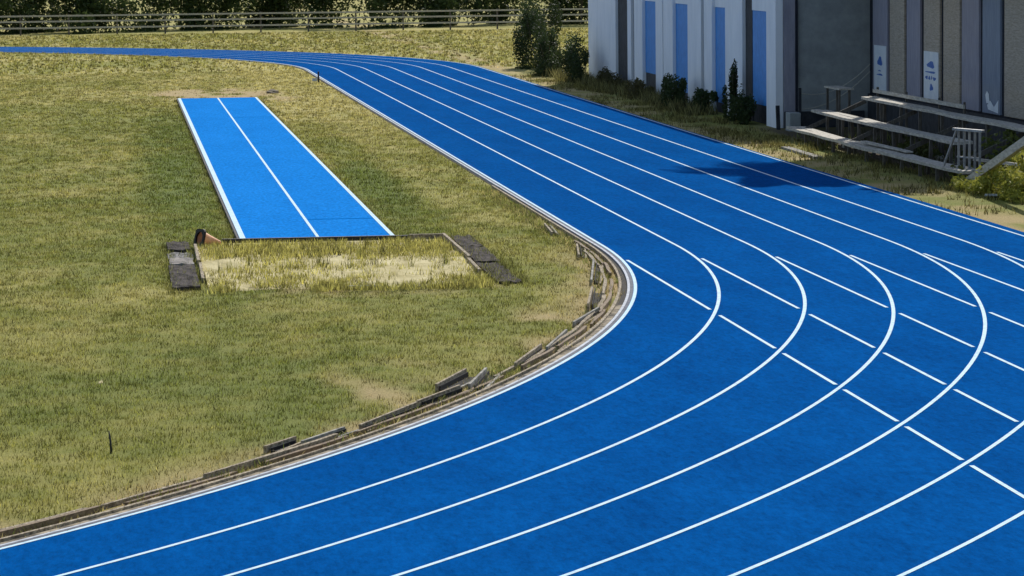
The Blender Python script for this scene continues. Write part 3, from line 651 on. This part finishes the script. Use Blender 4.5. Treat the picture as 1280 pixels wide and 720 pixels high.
def posts(x, y0, y1, z, st, w=.07):
    y = y0
    while y < y1:
        mb = MB(); mb.bar((x+rs.uniform(-.02,.02), y, -.03), (x+rs.uniform(-.02,.02), y+rs.uniform(-.04,.04), z), w, w); mb.build('post', M['post_wood'], bl); y += st*rs.uniform(.9, 1.1)
posts(9.30, 12.5, 30.3, .305, 1.75); posts(9.62, 13.2, 30.3, .305, 3.5)
posts(10.04, 16.2, 30.8, .71, 1.9); posts(10.38, 17, 30.6, .71, 3.6)
posts(10.93, 6.6, 28.7, 1.12, 2.1); posts(11.2, 7.5, 28.6, 1.12, 3.9)
for yy in (14.0, 19.0, 24.0, 29.6):        # raking bearers
    mb = MB(); mb.bar((9.36, yy+.06, .22), (11.15, yy+.06, 1.02), .045, .10); mb.build('bearer', M['post_wood'], bl)
mb = MB(); mb.bar((11.3,29.4,1.30),(11.3,20.0,1.30),.05,.09); mb.build('back_rail', M['grey_wood'], bl)
for yy in (29.2, 26.0, 22.6, 20.2):
    mb = MB(); mb.bar((11.36,yy,-.02),(11.36,yy,1.40),.05,.06); mb.build('post', M['post_wood'], bl)
mb = MB(); mb.box(10.8,11.2,31.3,33.2,1.24,1.285); mb.build('landing', M['grey_wood'], bl)
for p in ((10.85,31.5),(11.12,31.5),(10.85,33.0),(11.12,33.0)):
    mb = MB(); mb.bar((*p,-.02),(*p,1.235),.06,.06); mb.build('post', M['post_wood'], bl)

def thing1(mb, name, m, label, cat, group=None, bevel=0):
    return tag(mb.build(name, m, None, bevel), label, cat, group)
mb = MB(); mb.bar((9.50,22.5,.40),(9.62,18.3,.385),.16,.03); thing1(mb, 'loose_board', M['grey_wood'], 'loose grey board lying along the lowest bleacher plank', 'board')
mb = MB(); mb.bar((10.55,31.2,.03),(10.35,27.0,.05),.20,.04); thing1(mb, 'loose_board', M['grey_wood'], 'grey board lying on the ground under the far end of the bleachers', 'board')
mb = MB(); mb.bar((8.47,26.9,.02),(8.42,22.6,.02),.20,.06); thing1(mb, 'kerb_slab', M['concrete'], 'long pale concrete slab set in the verge before the bleachers', 'slab')
mb = MB(); mb.bar((9.05,9.45,.05),(9.52,9.30,.055),.16,.035); thing1(mb, 'loose_board', M['white_rail'], 'short white board on the ground among the bright weeds, left one', 'board', 'white boards in the weeds')
mb = MB(); mb.bar((9.35,8.75,.05),(9.95,8.95,.06),.16,.035); thing1(mb, 'loose_board', M['white_rail'], 'white board on the ground at the right edge, nearer the hall', 'board', 'white boards in the weeds')
mb = MB(); mb.bar((9.25,12.3,.0),(9.35,6.2,1.55),.07,.17); mb.bar((9.36,12.3,.02),(9.46,6.2,1.57),.05,.12); thing1(mb, 'sloping_beam', M['grey_wood'], 'grey timber beam sloping up from the verge to the right edge', 'beam')
mb = MB(); mb.bar((9.9,13.6,.50),(10.1,8.4,.62),.05,.06); thing1(mb, 'low_rail', M['grey_wood'], 'thin grey rail behind the sloping beam beside the frame', 'rail')
for (x, y, s, n) in ((10.7,21.6,.16,1),(10.8,20.2,.13,2),(10.75,22.8,.15,3),(10.9,19.2,.11,4),(9.9,26.5,.07,5)):
    rock('rock', (x, y, s*.55), (s, s*1.6, s*.9), M['stone'], ['largest pale rock under the middle bleacher plank','pale rock just right of the largest under the bleachers','pale rock left of the largest under the bleachers','small pale rock rightmost under the middle plank','small pale rock behind the far end of the lowest plank'][n-1], 'rock', 'rocks under the bleachers', n)
# metal frame on the near end of lowest plank
fr = empty('metal_frame', (9.5, 12.9, .38), 'pale metal frame with upright bars and a slanted leg on the near plank end', 'frame')
mb = MB(); mb.bar((9.32,13.9,.37),(9.38,13.0,1.20),.035,.05); mb.build('slanted_leg', M['metal'], fr)
for k, (x, y) in enumerate(((9.40,12.95),(9.47,12.75),(9.54,12.6),(9.62,12.45),(9.66,12.2))):
    mb = MB(); mb.bar((x,y,.37),(x,y,1.16),.045,.035); mb.build('upright_bar', M['metal'], fr)
mb = MB(); mb.bar((9.32,13.05,1.18),(9.72,12.15,1.17),.09,.05); mb.build('top_bar', M['metal'], fr)
mb = MB(); mb.bar((9.38,13.0,.60),(9.68,12.3,.60),.03,.03); mb.build('cross_bar', M['metal'], fr)
# posts and slack ropes by the building corner
rbx = empty('rope_barrier', (10.55, 35.2, 0), 'two slack pale ropes strung from a dark post by the white building corner', 'barrier')
mb = MB(); mb.bar((10.56,35.3,-.02),(10.56,35.3,1.15),.08,.08); mb.build('post', M['dark_panel'], rbx)
def sagline(a, b, s, n=16): return [Vector(a).lerp(Vector(b), k/n)+Vector((0,0,-s*4*(k/n)*(1-k/n))) for k in range(n+1)]
mb = MB(); mb.tube(sagline((10.60,35.28,1.0),(12.66,35.9,1.75),.30), .016, 6); mb.build('rope', M['rope'], rbx)
mb = MB(); mb.tube(sagline((10.60,35.28,.56),(12.66,35.9,1.55),.24), .016, 6); mb.build('rope', M['rope'], rbx)
mb = MB(); mb.bar((10.02,35.6,-.02),(10.0,35.62,.66),.10,.09); thing1(mb, 'bollard_post', M['dark_panel'], 'stubby dark post standing right at the white building corner', 'post')
mb = MB(); mb.box(10.14,10.45,34.6,35.2,-.02,.50); thing1(mb, 'utility_box', M['grey_wall'], 'grey utility box between two dark posts at the building corner', 'box', bevel=.02)

# ---------------------------------------------------------------- trees behind the hall, far end
def tree(name, x, y, zc, rx, ry, h, n, size, c0, c1, label, seed, group=None, tr=.22, clumps=26, lean=(0,0)):
    t = empty(name, (x, y, 0), label, 'tree', group)
    V, F, K = leaf_cloud(x+lean[0], y+lean[1], zc, rx, ry, h, n, size, c0, c1, seed, clumps); np_mesh('crown', V, F, M['leaf'], K, t)
    mb = MB(); mb.tube([(x,y,-.1),(x+lean[0]*.3,y+lean[1]*.3,zc*.6),(x+lean[0],y+lean[1],zc+h*.6)], [tr, tr*.75, tr*.25], 10); rs = random.Random(seed)
    for k in range(7):
        a = rs.uniform(0, 6.28); z = zc+h*rs.uniform(-.05,.35); mb.tube([(x+lean[0]*.8,y+lean[1]*.8,z),(x+lean[0]+.35*rx*math.cos(a),y+lean[1]+.35*ry*math.sin(a),z+h*.2),(x+lean[0]+.8*rx*math.cos(a),y+lean[1]+.8*ry*math.sin(a),z+h*.35)], [tr*.4,tr*.25,.02], 6)
    mb.build('trunk', M['bark'], t); return t
tree('broadleaf_tree', 15.9, 25.7, 5.2, 2.3, 4.4, 4.4, 34000, .23, (.04,.06,.018), (.09,.12,.03), 'broad leafy tree standing behind the panelled hall', 61, clumps=60, lean=(-2.9,0))
tree('broadleaf_tree', 15.8, 31.5, 11.2, 1.4, 2.4, 3.2, 19000, .24, (.04,.06,.018), (.09,.12,.03), 'slender taller tree with a high crown behind the panelled hall', 62, clumps=22, lean=(-2.7,0))
pl = empty('palm_tree', (15.9, 39, 0), 'tall palm with long drooping fronds rising behind the building corner', 'tree')
mb = MB(); mb.tube([(15.9,39,-.1),(15.2,38.2,6),(14.0,36.5,11),(12.9,35,14.0)], [.22,.19,.17,.14], 10); mb.build('trunk', M['bark'], pl)
rs = random.Random(5); ct = Vector((12.9,35,14.0))
for k in range(26):
    mb = MB(); a = 2*math.pi*k/26+rs.uniform(-.15,.15); up = rs.uniform(-.1,1.1); L = rs.uniform(2.2,3.1); prev = ct.copy(); d = Vector((math.cos(a), math.sin(a), up)).normalized(); pts = [prev]
    for i in range(9): d = (d+Vector((0,0,-.17))).normalized(); prev = prev+d*L/9; pts.append(prev)
    for i in range(9):
        p, q_ = pts[i], pts[i+1]; dd = (q_-p).normalized(); s_ = dd.cross(Vector((0,0,1))).normalized()
        wl = .62*math.sin(math.pi*(.12+.85*i/9))
        for sg in (-1, 1):
            for m_ in range(3):
                b_ = p.lerp(q_, m_/3); mb.quad(b_, b_+dd*.07, b_+s_*sg*wl+dd*.28+Vector((0,0,-.12)), b_+s_*sg*wl*.95+dd*.22+Vector((0,0,-.13)))
    v, f_ = np.array(mb.v), np.array(mb.f); np_mesh('frond', v, f_, M['leaf'], np.tile(np.array([.05,.075,.022]), (len(v), 1)), pl)
# hedge-like bushes and trees at the far end of the ground
GF = 'bushes beyond the far bend'
for k in range(25):
    x = -46+k*3.4+random.uniform(-1,1); y = 168+random.uniform(-6,6)+.1*k
    shrub('far_bush', x, y, 3.2, 3, random.uniform(3.5,6), 5200, .16, (.03,.05,.015), (.08,.11,.03), 'dense green bush in the row beyond the far bend of the track', 200+k, GF, 'bush', 4)
fn = empty('mesh_fence', (-5, 158, 0), 'low timber rail fence running across beyond the far bend', 'fence')
for z in (.45, .85, 1.2):
    mb = MB(); mb.bar((-50,158,z),(40,158,z),.05,.10); mb.build('rail', M['grey_wood'], fn)
for k in range(31):
    mb = MB(); mb.bar((-50+3*k,158.1,-.05),(-50+3*k,158.1,1.3),.10,.10); mb.build('post', M['post_wood'], fn)
